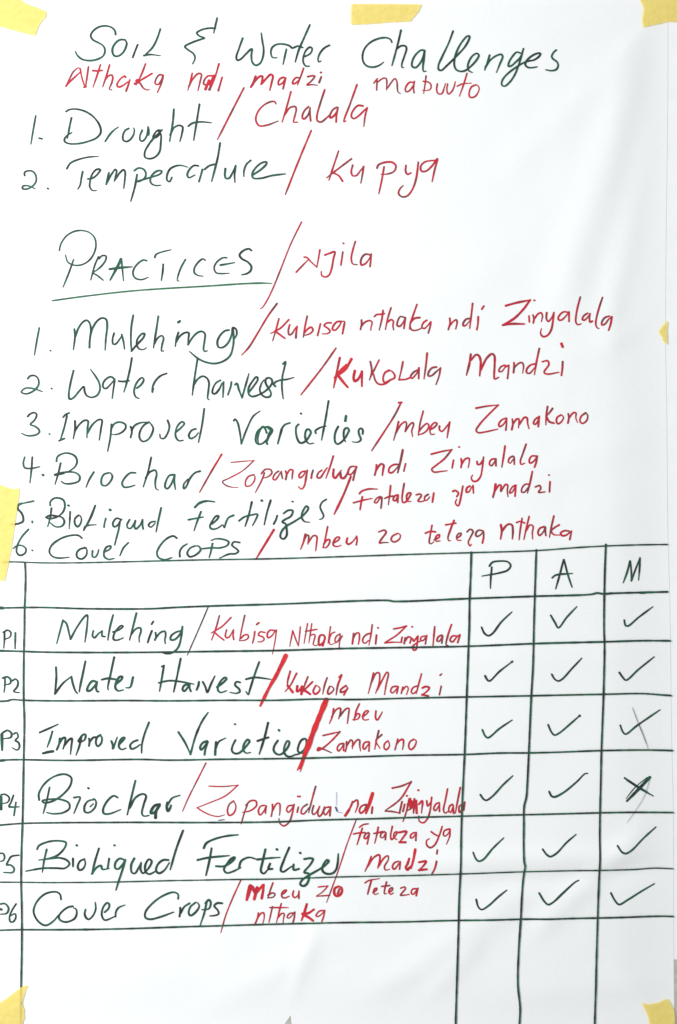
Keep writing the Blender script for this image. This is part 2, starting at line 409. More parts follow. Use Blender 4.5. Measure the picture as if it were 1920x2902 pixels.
w4 192 381 255 375 320 370;w4 320 370 260 425 180 470 142 490 160 510 200 522 230 522;w5 320 450 290 460 272 490 275 515 300 512 322 485 325 460 315 448;w5 380 440 365 480 328 552;w5 362 445 385 420 415 422 422 440 400 462 370 470;w5 460 430 440 445 428 475 440 480 460 455 475 430;w5 475 432 478 455 482 472;500 430 505 450 500 478;505 452 525 422 540 425 538 450 536 475;610 430 590 435 575 455 580 468 600 455 612 432;622 425 615 470 605 515 590 532 572 518;655 425 648 450 645 470;705 425 685 440 678 465 695 468 715 440 735 410;770 345 750 410 728 470;w7 772 420 770 460 780 470 800 445 815 425;w7 810 440 815 468 830 470 850 440 855 420;900 405 870 405 855 430 858 450 875 445 900 408;902 405 892 440 882 482
r handwritten_word ndi
w7 1015 395 1012 425 1005 452;w7 1012 425 1040 390 1055 395 1052 425 1048 455;1145 392 1112 394 1088 412 1085 435 1100 440 1128 415 1145 394;w7 1164 310 1152 370 1135 440;1180 388 1170 430
@1000 1120 2
r handwritten_word Zinyalala
446 334 500 320 562 308;562 308 520 360 470 400 448 420 460 435 500 432 535 428;572 368 564 412;602 294 605 293;615 360 618 385 614 410;618 390 640 360 660 358 660 385 655 410;705 375 708 392 720 392 740 365;742 350 735 410 725 460 705 485 685 488 672 470 680 452;805 360 785 365 775 390 785 400 800 385 812 360;812 360 812 400;864 288 855 350 845 408;910 345 890 355 882 378 892 385 910 362;915 350 916 392;983 278 965 330 950 375 955 392 975 385;1040 345 1015 345 1000 370 1005 385 1025 375 1046 345;1046 345 1040 380 1030 408
@40 1120 2
g list_number 5
110 600 70 608 30 617;w7 42 613 30 617 18 630 20 645 40 668 50 695 48 715 25 727 0 732 -20 732;102 714 102 722
g handwritten_word BioLiqued
205 625 205 605 225 585 250 582 280 595 288 630 275 665 245 690;212 640 205 690 190 745;180 692 200 682 245 685 275 695 285 720 270 742 235 745 200 720;180 692 200 700 240 692;318 660 316 700 312 758;w7 307 624 310 626;365 680 345 700 345 730 360 745 375 730 382 700 372 680;w7 460 625 435 690 395 766;395 766 402 745 425 737 465 734;520 698 512 730 510 748;w7 543 649 546 651;610 705 580 698 560 725 565 745 580 742 605 710;600 715 592 765 580 810 570 850;655 705 640 735 645 752 660 755 680 725 688 710;688 710 682 745 690 758 715 735 725 710;728 705 728 735 732 758;800 715 775 720 762 738 775 748 800 725;834 638 820 700 805 775
g handwritten_word Fertilizer
w7 1025 635 1050 612 1090 600 1137 604;1060 660 1040 710 1020 768;w6 988 706 1030 698 1072 690
@560 1120 2
+
80 730 110 705 120 685 105 685 82 715 70 745 80 758 110 755 140 735;205 680 175 695 160 725 152 752 145 735;308 605 290 680 270 743;235 712 265 690 310 678 340 675 330 705 312 738;w7 363 596 366 598;415 595 395 660 378 735;452 682 445 705 432 730;537 602 541 604;488 670 515 652 540 655 530 685 495 705 480 718 500 730 505 755 505 795 488 815 470 805 475 775 500 745 550 715 600 680 628 640 618 628 598 655 590 690 605 715 635 720;730 590 705 608 695 635 705 660 715 685 705 700 692 704
r slash_mark slash 7
870 460 830 560 775 675
r handwritten_word Fataleza
918 558 930 545 970 532 1020 532;935 575 928 610 922 648;884 610 940 595 990 585;1035 575 1015 585 1003 608 1015 610 1030 590 1042 575;1045 580 1044 610 1040 640;1095 512 1090 560 1082 622;1062 585 1085 575 1110 572;1130 565 1115 575 1110 595 1122 598 1135 575;1138 565 1136 590 1135 608;1172 500 1162 560 1160 590 1165 608 1180 605 1205 570 1210 555 1195 555 1185 575 1190 600 1210 602;1240 565 1262 560 1270 568 1250 600 1275 602 1290 595;1308 562 1290 575 1288 595 1300 595 1318 575;1340 555 1336 580 1332 606
@1000 1120 2
r handwritten_word ya
568 545 580 540 600 555 590 575;625 515 615 570 605 615 598 628 582 610 590 590;665 515 648 525 645 550 658 548 675 520;682 512 685 555
r handwritten_word madzi
w7 810 505 805 540 795 578;808 540 832 508 840 510 838 540;840 545 868 505 878 510 876 540 880 575;920 510 905 520 890 545 890 555 905 548 922 515;925 510 922 545 920 572;1003 505 978 505 960 525 957 548 972 550 1000 515;1018 432 1005 495 990 555;1035 520 1060 512 1065 530 1052 550 1090 548;1118 490 1115 548;1111 453 1114 452
@0 1380 2
g list_number 6
160 240 120 285 95 335 92 370 110 388 140 375 145 350 120 332 90 335 72 350;181 359 184 361
g handwritten_word Cover
465 290 445 275 400 275 340 295 290 335 280 370 300 395 340 403 392 398;488 345 455 352 435 375 440 400 465 408 490 385 492 355 478 340;525 362 525 395 540 398 555 375 560 355;590 370 625 350 628 335 605 340 590 370 592 395 615 410 648 405;728 316 700 345 680 390
g handwritten_word Crops
1002 290 985 278 950 290 910 330 890 375 900 400 935 412 975 400;1020 395 1020 365 1035 340 1062 322;1105 335 1080 345 1062 375 1075 395 1110 385 1138 355 1125 335 1100 335;1148 350 1200 345 1250 345 1290 330 1297 312 1270 298 1225 294 1197 303;1205 320 1195 370 1186 400;1360 315 1325 312 1315 330 1340 350 1352 365 1335 378 1300 380 1245 403
r slash_mark slash 7
1553 243 1500 330 1452 408
@560 1380 2
r handwritten_word mbeu
w7 612 268 600 315 585 353;592 335 622 272 630 275 625 325;627 318 658 276 676 280 675 320 670 362;738 225 725 290 712 345;715 325 735 300 750 300 745 325 725 345 710 340;770 318 800 300 805 285 790 285 772 310 770 330 790 338 815 330;850 290 845 315 855 325 880 310 902 280;902 280 905 305 900 328
r handwritten_word zo
1028 255 1060 245 1070 255 1040 300 1032 318 1055 315 1082 315;1130 265 1105 280 1098 300 1115 312 1145 295 1150 272 1135 262
@1000 1380 2
r handwritten_word teteza
450 217 440 270 435 318 445 322 460 310;412 262 440 252 470 255;462 300 490 285 492 270 478 275 468 295 475 308 495 305;575 190 555 240 540 290 545 305 555 305;527 215 555 210 585 205;590 290 612 275 615 262 600 265 588 285 595 302 615 302;648 255 665 240 682 250 665 290 655 315 665 335 672 325;740 250 715 245 698 262 702 280 720 275 742 252;742 255 742 285 735 318
r handwritten_word nthaka
w7 840 215 845 250 838 295;w7 845 250 880 212 902 215 908 250 905 295;960 178 950 240 943 300;928 202 950 195 975 205;1000 167 985 230 970 298;985 245 1005 215 1022 222 1018 260 1020 295;1085 225 1060 235 1050 260 1058 275 1080 255 1090 225;1092 228 1092 255 1095 275;1140 165 1125 230 1115 285;1170 215 1145 230 1125 250 1140 270 1180 272;1225 250 1200 248 1178 262 1185 275 1205 275 1240 250;1240 250 1235 275 1230 298
g column_letter P
788 455 782 520 780 575;775 448 790 428 830 420 880 425 895 445 880 470 840 485 732 505
g column_letter A
1195 412 1175 490 1150 578;1197 412 1220 500 1243 568;1130 515 1150 500 1245 490
@1136 1500 2
g column_letter M
1300 180 1285 240 1262 303;1302 180 1308 240 1308 292;1308 292 1335 220 1358 162;1358 162 1355 230 1350 288
@0 0 1
g ruled_line a 5
7 1594 25 1592.5 120 1595 200 1595 350 1592 550 1587 784 1583 1010 1576 1160 1571 1337 1566 1521 1560 1636 1551.5 1717 1547 1811 1544 1893 1543
g ruled_line b 6.5
-2 1723.5 115 1721.5 250 1725 425 1725 500 1721 590 1717.5 784 1712 1100 1701.5 1115 1704 1330 1696 1516 1689.5 1676 1684 1691 1680.5 1711 1683 1731 1681.5 1893 1677.5;w9 1728 1682 1734 1681;w8 1815 1680 1830 1679.5;w10 -2 1723 6 1723.5
g ruled_line c 6.5
-2 1845 67 1846.5 125 1848 300 1849 450 1848 600 1846 784 1843.5 985 1837.5 1110 1835.5 1330 1831 1513 1823.5 1713 1818.5 1811 1816 1901 1816.5;w9 -2 1845 8 1845
g ruled_line d 6
-2 1988.5 20 1987 32 1983.5 65 1985 200 1986 350 1985 500 1986 650 1984.5 784 1984.5 910 1981 990 1982.5 1160 1978.5 1325 1975 1506 1971.5 1711 1967.5 1821 1966 1876 1970 1903 1972
g ruled_line e 6
-2 2156 35 2154 67 2153.5 200 2154.5 400 2152 475 2154 625 2151.5 784 2150 860 2149 1010 2145 1135 2141 1317 2138 1416 2134 1501 2133.5 1586 2131.5 1706 2127 1821 2126 1907 2128;w9 -2 2157 10 2155.5
g ruled_line f 6
-2 2340 62 2334.5 150 2331.5 350 2330 550 2331 784 2329 910 2324 1060 2320 1310 2313 1486 2309 1701 2303.5 1786 2302.5 1909 2304
g ruled_line g 4.8
-2 2502 60 2501.5 150 2501 350 2498.5 500 2495.5 650 2492.5 784 2491 960 2485 1110 2481.5 1305 2476 1486 2470 1698 2466 1796 2465 1856 2461.5 1909 2463.5
g ruled_line h 6
-2 2638.5 60 2636 125 2635 240 2634 400 2630 575 2625 784 2619 960 2614 1135 2612.5 1300 2607.5 1476 2604.5 1696 2601 1876 2598 1909 2599;w9 236 2634 246 2634
g ruled_line i 6
70 1596 71.5 1630 71 1670 69 1723 68.5 1780 67 1846 66.5 1985 68.5 2040 66.5 2155 63 2335 60.5 2400 59 2501 61 2580 61 2690 59 2800 58 2913
g ruled_line j 6.5
1336 1565 1334 1630 1331 1700 1330 1780 1328 1830 1323 1974 1317 2138 1313 2220 1309 2313 1305 2476 1302 2540 1300 2607 1296 2750 1292 2913
g ruled_line k 6.5
1520 1558 1516 1680 1513 1780 1512 1825 1510 1900 1506 1971 1499 2133 1495 2220 1492 2260 1486 2285 1485 2340 1485 2440 1488 2455 1486 2470 1479 2540 1476 2604 1470 2700 1468 2790 1475 2860 1473 2913
g ruled_line l 6.5
1717 1543 1714 1630 1712 1780 1713 1818 1713 1860 1711 1967 1705 2127 1703 2220 1701 2303 1699 2466 1696 2540 1694 2601 1690 2750 1687 2913
@0 1660 2
g row_code P1
22 265 22 310 18 355;15 265 40 253 58 265 55 290 25 305;85 268 83 358
g row_code P2
25 525 25 565 20 605;12 525 40 518 58 535 55 555 20 565;68 540 85 530 100 545 95 575 75 600 85 605 108 607
@0 2000 2
g row_code P3
w9 7 165 9 255;12 155 40 142 62 158 60 180 15 190;76 162 91 154 101 177 84 200 101 208 109 233 96 253 66 240
g row_code P4
w9 2 520 3 590;2 508 25 505 50 525 40 550 8 558;74 510 60 550 48 575 70 577 108 575;88 550 82 590 77 625
@0 2300 2
g row_code P5
-6 240 15 242 23 260 15 282 -6 286;105 250 66 256 53 266;51 271 35 306 56 306 78 327 71 347 18 349
@0 2502 3.92
g row_code P6
-10 245 50 240 90 290 70 345 -10 358;w9 -5 300 10 305;175 240 130 310 100 390 110 440 140 440 170 400 165 350 110 375
@0 1660 2
g handwritten_word Mulching
358 195 340 260 322 328;360 198 375 210 400 302;400 302 440 230 480 175 495 165 495 220 482 320;530 255 525 285 535 295 560 270 580 255;580 255 580 285 595 288;642 165 625 230 615 285 612 308;640 262 675 250 698 230 690 225 665 245 645 280 645 305 665 308 700 295;774 155 755 230 735 308;745 275 770 245 795 238 800 255 790 290 790 320;862 255 848 290 838 322;870 202 860 218;882 265 885 290 878 308;885 295 910 265 935 258 940 275 935 310 938 328;1030 255 1000 262 970 285 968 305 990 305 1020 275 1035 230;1035 230 1028 290 1010 350 975 380 940 385 912 375
b slash_mark slash 3.6
1182 118 1130 240 1062 394
@560 1660 2
r handwritten_word Kubisa 5
125 168 105 240 80 308;190 180 140 230 78 268;95 262 120 285 150 308;165 250 158 285 165 295 180 290 200 255;204 250 202 285 206 305;268 168 252 240 238 312;245 300 265 280 285 278 288 295 270 308 240 312;325 260 320 295 312 325;w6 348 210 335 220;382 265 355 262 345 280 370 290 378 305 360 318 342 318;440 255 412 252 395 275 400 295 420 285 445 250;w4 448 250 440 310 425 388
r handwritten_word Nthaka 4.5
540 256 523 344;540 254 555 298 572 342;583 233 578 288 572 342;624 215 614 270 604 328;612 259 640 254 677 247;648 215 640 270 631 325;643 282 655 276 666 279 660 313 656 332 670 340 685 332;w6 723 294 715 280 696 282 687 313 691 338 712 321 723 296;w6 723 296 710 340;754 233 746 286 740 326;w4.5 779 263 761 271 746 313 754 334 780 325;w5 809 273 788 286 779 313 788 321 807 294 809 273;w4 821 284 807 313 803 359
r handwritten_word ndi 5.5
885 270 882 300 878 330;882 300 900 270 915 268 918 300 912 332;980 270 960 276 941 294 937 317 949 326 972 309;991 221 984 275 972 336;1015 280 1010 330;1022 238 1026 240
r handwritten_word Zinyalala 5.5
1112 245 1150 238 1185 228;1185 228 1130 280 1062 322;1062 324 1110 320 1160 322;1160 292 1155 320;1216 233 1219 233;1178 295 1172 328;1175 315 1195 290 1210 295 1205 325;1220 300 1225 315 1245 290;1250 285 1245 330 1240 360 1225 365 1220 345 1250 320 1270 312;1290 285 1270 290 1265 310 1280 310 1300 280;1300 282 1292 330;1345 232 1335 340;1385 280 1365 290 1358 312 1370 315 1390 285;1390 285 1385 325;1440 220 1420 280 1410 335 1420 338;1470 285 1445 285 1432 310 1445 318 1470 290 1488 275;1488 280 1475 322
@0 1660 2
g handwritten_word Water 6.5
318 462 320 520 312 612;312 612 360 550 405 515;405 515 415 560 430 600 440 610;485 428 470 500 455 570 450 600;550 545 525 540 500 570 495 595 510 595 535 570 550 545;550 545 545 580 552 600 560 600;648 405 630 490 612 580 615 590;578 532 610 525 655 530;660 555 690 530 695 515 680 515 660 545 655 580 670 595 700 590;755 518 738 575 715 578
g handwritten_word Harvest 6.2
930 452 918 525 905 598;1025 412 1005 510 985 602;900 550 960 538 1020 543 1100 558;918 458 930 452;1065 560 1045 565 1035 590 1045 598 1065 575 1075 560;1075 560 1075 580 1082 598;1128 545 1125 565 1115 590;1150 545 1165 575 1175 605 1195 560 1218 512;1230 575 1270 545 1285 525 1275 520 1245 550 1235 590 1250 605 1285 595;1362 548 1340 545 1332 562 1355 585 1360 600 1340 610 1305 605;1470 432 1445 500 1415 595 1408 618 1395 600;1395 530 1440 520 1535 530
@560 1660 2
R slash_mark slash
w14 500 397 485 430 460 478;w11 485 430 448 505 410 575;w9 430 530 385 620 355 682
r handwritten_word Kukolola
526 485 511 543 509 573;562 497 526 566 497 600;w8 511 566 540 604;w7.5 566 569 564 600 582 589 593 571;w7.5 595 573 589 615;626 516 605 573 603 600;652 545 605 592;w7 605 592 639 615;670 566 656 600 666 615 689 600 694 581 677 566;735 522 721 562 710 615;750 571 738 600 742 615 765 600 773 585 758 569;802 520 818 504 796 562 786 619;842 566 813 589 811 604 830 600 851 581 842 566;851 581 830 619
r handwritten_word Mandzi 5.2
998 495 985 550 968 612;985 550 1015 495 1030 495 1030 550 1010 610;1020 590 1050 530 1075 490 1082 495 1070 560 1060 618;1130 570 1105 575 1095 600 1105 608 1125 590 1138 570;1138 572 1130 610;1165 575 1155 612;1160 595 1185 570 1195 580 1185 618;1250 568 1225 576 1212 600 1222 613 1248 590;1270 500 1255 555 1240 612;w6 1275 580 1295 572 1315 578 1300 600 1272 620;w6 1272 618 1310 625;1382 570 1372 618;1384 500 1375 508
@0 2000 2
g handwritten_word Improved 6.3
225 152 275 130 330 105;298 145 285 190 268 235;w8 245 270 275 262 302 258;340 185 335 220 322 250;330 230 355 185 370 180 368 215 358 245;365 225 395 190 408 185 405 230 400 275;462 180 450 230 432 280;445 200 470 165 485 162 482 190 460 205 448 208;505 185 508 205 505 228;508 205 530 180 545 178;570 165 550 180 545 215 555 230 575 210 578 180 568 165;632 200 640 225 640 245 650 220 665 178;675 220 700 195 708 180 695 182 678 205 675 235 690 248 715 240;780 195 755 205 738 225 745 245 765 240 795 220;845 95 820 160 805 220 803 268
g handwritten_word Varieties 6.3
1012 150 1050 210 1080 275;1080 275 1110 170 1145 90 1180 38;1175 200 1150 210 1135 235 1140 250 1160 230 1178 202;1178 205 1165 245 1160 278;1225 205 1222 240 1220 278;1225 240 1240 205 1280 183;1335 195 1318 230 1315 255 1330 270 1355 268 1400 225 1415 200 1405 192 1385 215 1380 250 1395 268 1420 265;1331 104 1334 106;1520 97 1500 180 1470 275;1460 200 1490 190 1522 180
@560 1960 2
+
455 278 435 310 432 335 450 355 475 355 515 310 520 285 510 280 495 305 490 340 505 365 530 368 560 355;460 218 464 222;600 350 570 340 572 310 590 275 612 268 618 290 605 330 570 355 545 360
R slash_mark slash
w16 731 46 700 120 660 220 620 330 602 372;w10 602 375 580 432;w4 608 378 582 455;w4 590 400 566 445
r handwritten_word mbeu 5.5
772 98 765 140 748 182;760 145 790 100 810 95 808 130 800 155;808 140 840 100 858 95 855 140 850 182;918 70 900 110 888 165;890 150 908 125 920 130 910 155 880 160;935 145 960 125 970 110 955 110 940 130 938 155 950 162 970 158;1012 110 1010 150 1018 162 1035 140 1048 115
r handwritten_word Zamakono 5.5
712 250 765 238 808 228;808 228 760 280 705 325 680 335 685 320 720 330 760 348;825 295 805 300 792 325 800 338 820 315 830 295;830 295 828 335;845 285 845 315 838 340;845 310 870 275 878 280 878 325;878 310 905 275 918 275 920 310 925 338;970 285 948 290 938 315 945 328 965 305 975 288;975 288 972 338;1028 222 1015 275 1005 328;1045 245 1012 280 1035 322;1080 280 1062 295 1058 320 1070 330 1088 310 1085 285;1135 270 1128 300 1120 330;1128 300 1150 275 1165 272 1168 300 1162 330;1225 272 1205 285 1198 315 1210 330 1232 310 1240 280 1228 270
@0 2000 2
g handwritten_word Biochar 6
282 462 265 540 245 612;222 535 220 500 255 440 310 400 370 388 405 408 400 450 360 500 300 540 250 550 240 540 280 530 340 530 390 550 395 580 360 605 300 612 265 605;420 520 455 518 440 560 420 610;w7 501 466 504 468;540 530 500 540 480 570 482 600 505 605 540 575 545 540 530 525;w4 512 572 530 555;668 520 645 510 605 545 585 590 590 610 620 612 685 588;768 425 745 520 722 618;735 580 770 520 810 500 828 510 815 560 805 610 815 625 845 622;w8 905 560 880 565 860 590 855 610 875 605 900 565;w8 905 565 885 600 882 635;w9 950 550 945 575 952 598 965 580 970 565;950 565 975 525 1020 508
r slash_mark slash 4.5
1168 325 1120 420 1065 530 1035 600
r handwritten_word Zopangidwa 5.2
w4 1185 456 1270 458 1350 450;w4 1350 450 1280 510 1190 550 1118 578;w4 1118 578 1150 600 1200 622 1240 628 1275 618
@560 1960 2
+
205 620 180 640 170 680 180 702 205 690 218 650 205 620;285 635 265 690 248 750;275 645 300 620 330 620 335 645 300 675 255 685;380 645 358 650 345 680 355 700 375 680 388 650;390 648 385 690;425 640 425 670 418 708;425 675 450 635 465 635 468 670 465 702;540 645 515 650 505 672 515 685 535 665 548 640;548 640 535 700 520 740 490 762 465 745 462 720;572 655 565 685;568 595 582 596;622 640 595 660 588 690 600 695 636 655;670 538 650 610 630 688;658 648 650 685 656 698 670 690 692 652;692 652 682 690 688 708 702 700 720 652;748 655 725 660 715 685 725 700 745 675 755 655;755 655 750 705
r handwritten_word ndi 6
880 625 865 660 832 705;w8 838 704 860 670;880 630 905 615 910 640 895 685;955 640 930 650 918 675 925 690 945 675 960 640;w11 993 578 975 635 955 690;992 655 988 690
r handwritten_word Zinyalala 5.5
1105 548 1160 535 1212 512;1212 512 1150 610 1065 675;1065 678 1100 680 1150 690;1160 625 1145 690;1186 592 1189 592;1251 560 1254 560;1175 640 1165 680;1200 610 1185 680 1165 738;1190 640 1215 620 1215 660 1190 675;w9 1205 610 1208 660;w7 1230 610 1225 690;w8 1240 620 1243 690;1255 640 1275 620 1270 690;1300 620 1305 650 1325 625;1328 600 1320 670 1305 720 1280 745 1258 735 1255 705;1370 630 1350 640 1340 670 1350 675 1370 645;1372 635 1372 680;1418 552 1405 620 1395 675 1405 690 1420 680;1445 640 1430 650 1425 680 1435 685 1450 650;1450 645 1452 690;1490 545 1475 620 1462 690;1500 640 1485 650 1485 685 1500 670 1515 628;1515 628 1510 672
u pen_mark blue
w1.2 788 570 787 645;w4.5 783 655 790 676;w1.5 792 682 820 688
u pen_mark grey
w2.5 120 729 152 725
@0 2300 2
g handwritten_word BioLiqued 6.2
265 215 250 280 240 345;210 215 220 195 270 172 330 165 375 175 370 200 330 245 270 268 220 275;270 268 340 262 380 275 395 295 370 320 320 320 240 322 145 340;415 265 415 310;435 190 438 191;480 268 455 280 442 310 450 330 470 325 485 295 480 268;562 208 540 280 522 352;522 352 550 315 575 305 580 325 620 322;620 265 612 318;649 190 652 191;710 275 680 265 655 290 655 320 670 325 695 300 710 272;712 272 695 330 675 390 658 445;762 265 745 300 748 345 765 350 790 310 800 290;800 290 798 330 810 350 850 310 860 280 845 270 825 300 825 340 845 355 880 340;955 275 925 275 895 300 885 335 900 350 930 335 960 290;1038 108 1000 210 965 330
g handwritten_word Fertilizer 6.5
w7 1155 208 1170 180 1220 155 1290 138 1350 132;1200 208 1185 290 1168 362;1120 275 1180 262 1300 250
@560 2160 2
+
105 590 150 590 200 560 212 540 195 545 165 580 150 610 165 628 200 620 245 598;235 602 245 565 262 550 295 540 338 552;w7 385 495 370 560 360 620 375 632 402 605;340 552 400 545 468 540;412 575 402 605 425 605;w7 449 494 452 496;520 485 490 555 472 615 485 622 520 600 535 590;545 580 545 610 575 605;581 514 584 516;605 550 640 545 655 550 640 580 605 625 630 632 632 660 618 692 600 702 582 692 590 672 625 645 690 608 730 580 745 560 735 555 712 585 708 615 730 632 765 630 785 610 795 570 798 520
r slash_mark slash 4
900 328 850 460 795 625 760 720 732 795
r handwritten_word Fataleza 5.5
918 370 940 355 968 350;935 375 920 420 905 468;885 408 915 402 950 400;970 400 952 410 945 430 955 435 970 415;975 405 968 440 962 465;1025 370 1015 420 1005 460;1000 405 1050 395;1060 395 1042 405 1038 425 1050 430 1065 405;1068 400 1065 440;1105 365 1095 420 1100 440 1130 405 1130 395 1118 400 1112 425 1130 440;w7 1140 400 1185 395 1165 430 1145 455;w7 1145 455 1180 455;1230 400 1212 410 1208 430 1220 430 1238 405;1240 400 1238 445
r handwritten_word ya 5.5
1325 395 1345 410 1365 420;1388 365 1370 420 1345 470 1320 485 1300 470 1300 445 1315 435;1425 380 1400 390 1395 415 1405 420 1425 400 1432 380;1432 380 1430 420 1412 465
r handwritten_word Madzi 5.5
985 535 970 575 950 618;965 590 1000 540 1030 525 1035 540 1022 600;1025 590 1060 540 1080 530 1082 550 1060 590 1065 610 1090 605;1140 560 1115 570 1105 595 1115 605 1140 575 1150 560;1150 565 1145 605;w7 1200 545 1190 575 1180 595 1190 610 1210 585;w8 1235 495 1225 545 1210 600;1185 605 1215 585;w6.5 1255 565 1295 560 1280 585 1255 610;w6.5 1255 610 1300 605;1355 560 1345 600 1330 630;1360 498 1357 518
@0 2502 3.92
g handwritten_word Cover 6
680 185 670 130 640 105 590 100 500 125 410 210 372 310 385 370 430 435 490 472 530 468 600 420 650 360;810 260 760 270 700 310 655 370 665 410 720 435 780 425 835 390 855 330 845 290 820 278;952 295 942 345 960 390 985 405 1030 370 1065 290 1060 215;1165 325 1210 280 1215 235 1195 220 1160 250 1135 310 1135 370 1160 410 1185 412 1290 365;1285 375 1290 320 1320 275 1390 245
@0 2300 2
g handwritten_word Crops 6
1010 495 1010 470 985 458 920 480 860 525 825 570 825 600 850 610 900 600 985 570;1022 545 1022 570 1018 595;1025 575 1045 540 1075 520;1110 515 1080 540 1070 575 1080 590 1110 570 1130 535 1120 515;1172 510 1160 570 1135 645;1165 520 1185 500 1195 515 1185 550 1145 557;1260 520 1230 520 1215 535 1235 560 1240 580 1215 590 1190 592
r slash_mark slash 4.5
1368 385 1320 490 1280 590 1252 688
@560 2400 2
r handwritten_word Mbeu 5.5
w14 300 224 290 262 279 302;w10 338 232 322 298;w9 330 262 372 218;w8 375 216 372 250 364 293;w10 310 228 328 262;428 205 415 240 398 292;400 275 425 262 440 268 430 285 400 290;480 270 500 255 505 245 490 248 478 265 480 285 495 290 520 280;545 250 540 275 550 288 570 275 575 250;576 250 575 292
r handwritten_word Zo 4.5
685 228 740 222;740 222 710 255 675 278;675 280 750 275;w8 800 225 780 235 775 260 785 278 805 275 820 250 815 230 800 225;w7 805 240 795 265
r handwritten_word Teteza 5.5
950 205 970 192 1032 180;985 195 975 230 965 268;995 260 1015 245 1018 235 1005 238 998 255 1005 270 1025 265;1072 200 1060 250 1060 268 1072 265;1045 225 1090 220;1085 260 1105 245 1105 232 1092 238 1085 255 1095 270 1110 262;1152 235 1175 228 1180 235 1160 262 1150 275 1170 275 1200 270;1240 238 1220 240 1212 262 1222 270 1240 250 1250 235;1250 235 1245 255 1240 278
r handwritten_word nthaka 5
345 375 340 405 328 435;338 410 360 378 375 375 378 405 370 435;425 340 415 385 405 430;410 345 470 345 515 345;475 322 460 380 448 430;458 400 478 378 492 380 488 405 485 435;540 375 520 380 508 400 518 405 535 390 550 370;552 370 548 405 540 435;w8 620 325 605 375 590 418;w8 660 355 630 375 595 380;w8 600 385 630 400 655 418;715 360 690 365 672 390 682 395 705 380 722 360;722 360 715 395 705 422
@1136 1500 2
g tick_mark a
458 555 475 590 497 603 520 590 570 525 630 468
g tick_mark a
850 487 875 530 893 558 940 500 998 438
g tick_mark a
1268 515 1275 545 1290 548 1350 500 1432 440
@1136 1820 2
g tick_mark a
478 190 490 212 502 220 560 165 630 110;w7 628 112 632 109
g tick_mark a
856 182 872 208 892 220 915 210 970 150 1026 90
g tick_mark a
1240 172 1260 200 1278 216 1350 155 1440 84
g tick_mark a
463 497 478 530 494 542 560 490 632 441
g tick_mark a
836 468 855 510 872 527 900 515 960 465 1014 418;w7 1012 420 1016 417
g tick_mark a
1246 472 1258 505 1275 522 1340 475 1474 385
u pen_mark crossing
w1.7 1315 372 1345 450 1375 520 1405 605;w1 1350 470 1395 580
@1136 2140 2
g tick_mark a
452 225 470 250 485 257 520 235 580 170 636 118
g tick_mark a
842 207 855 232 870 238 920 215 1000 150 1045 106 1060 104
g cross_mark x
w9.5 1415 128 1350 195 1283 262;w3 1400 128 1330 185 1278 248;1270 130 1340 180 1400 215 1434 234;w7 1285 142 1360 190 1400 212
u pen_mark trailing
w1.2 1415 140 1380 240 1330 320 1282 385
g tick_mark a
410 550 425 585 440 598 465 590 520 530 584 470
g tick_mark a
804 532 825 560 845 572 880 555 940 495 994 450
g tick_mark a
1228 512 1250 545 1272 555 1305 540 1380 470 1450 410
@1136 2500 2
g tick_mark a
428 98 440 140 458 154 500 130 550 85 602 45
g tick_mark a
785 62 815 110 835 126 860 115 920 60 990 0 1010 -10
g tick_mark a
1192 62 1215 105 1238 127 1290 100 1360 58 1442 12
'''


def spline(pts, step):
    """Catmull-Rom through the points, sampled every step pixels"""
    if len(pts) == 2:
        pts = [pts[0], ((pts[0][0] + pts[1][0]) / 2, (pts[0][1] + pts[1][1]) / 2), pts[1]]
    P = [(2 * pts[0][0] - pts[1][0], 2 * pts[0][1] - pts[1][1])] + pts + [(2 * pts[-1][0] - pts[-2][0], 2 * pts[-1][1] - pts[-2][1])]
    out = [pts[0]]
    for i in range(1, len(P) - 2):
        p0, p1, p2, p3 = P[i - 1:i + 3]
        # centripetal parametrisation keeps tight turns from overshooting
        def tj(t, a, b):
            return t + max(1e-3, math.hypot(b[0] - a[0], b[1] - a[1]) ** 0.5)
        t0 = 0.0
        t1 = tj(t0, p0, p1); t2 = tj(t1, p1, p2); t3 = tj(t2, p2, p3)
        n = max(1, int(math.hypot(p2[0] - p1[0], p2[1] - p1[1]) / step + 0.5))
        for k in range(1, n + 1):
            t = t1 + (t2 - t1) * k / n
            q = []
            for c in (0, 1):
                a1 = (t1 - t) / (t1 - t0) * p0[c] + (t - t0) / (t1 - t0) * p1[c]
                a2 = (t2 - t) / (t2 - t1) * p1[c] + (t - t1) / (t2 - t1) * p2[c]
                a3 = (t3 - t) / (t3 - t2) * p2[c] + (t - t2) / (t3 - t2) * p3[c]
                b1 = (t2 - t) / (t2 - t0) * a1 + (t - t0) / (t2 - t0) * a2
                b2 = (t3 - t) / (t3 - t1) * a2 + (t - t1) / (t3 - t1) * a3
                q.append((t2 - t) / (t2 - t1) * b1 + (t - t1) / (t2 - t1) * b2)
            out.append(tuple(q))
    return out


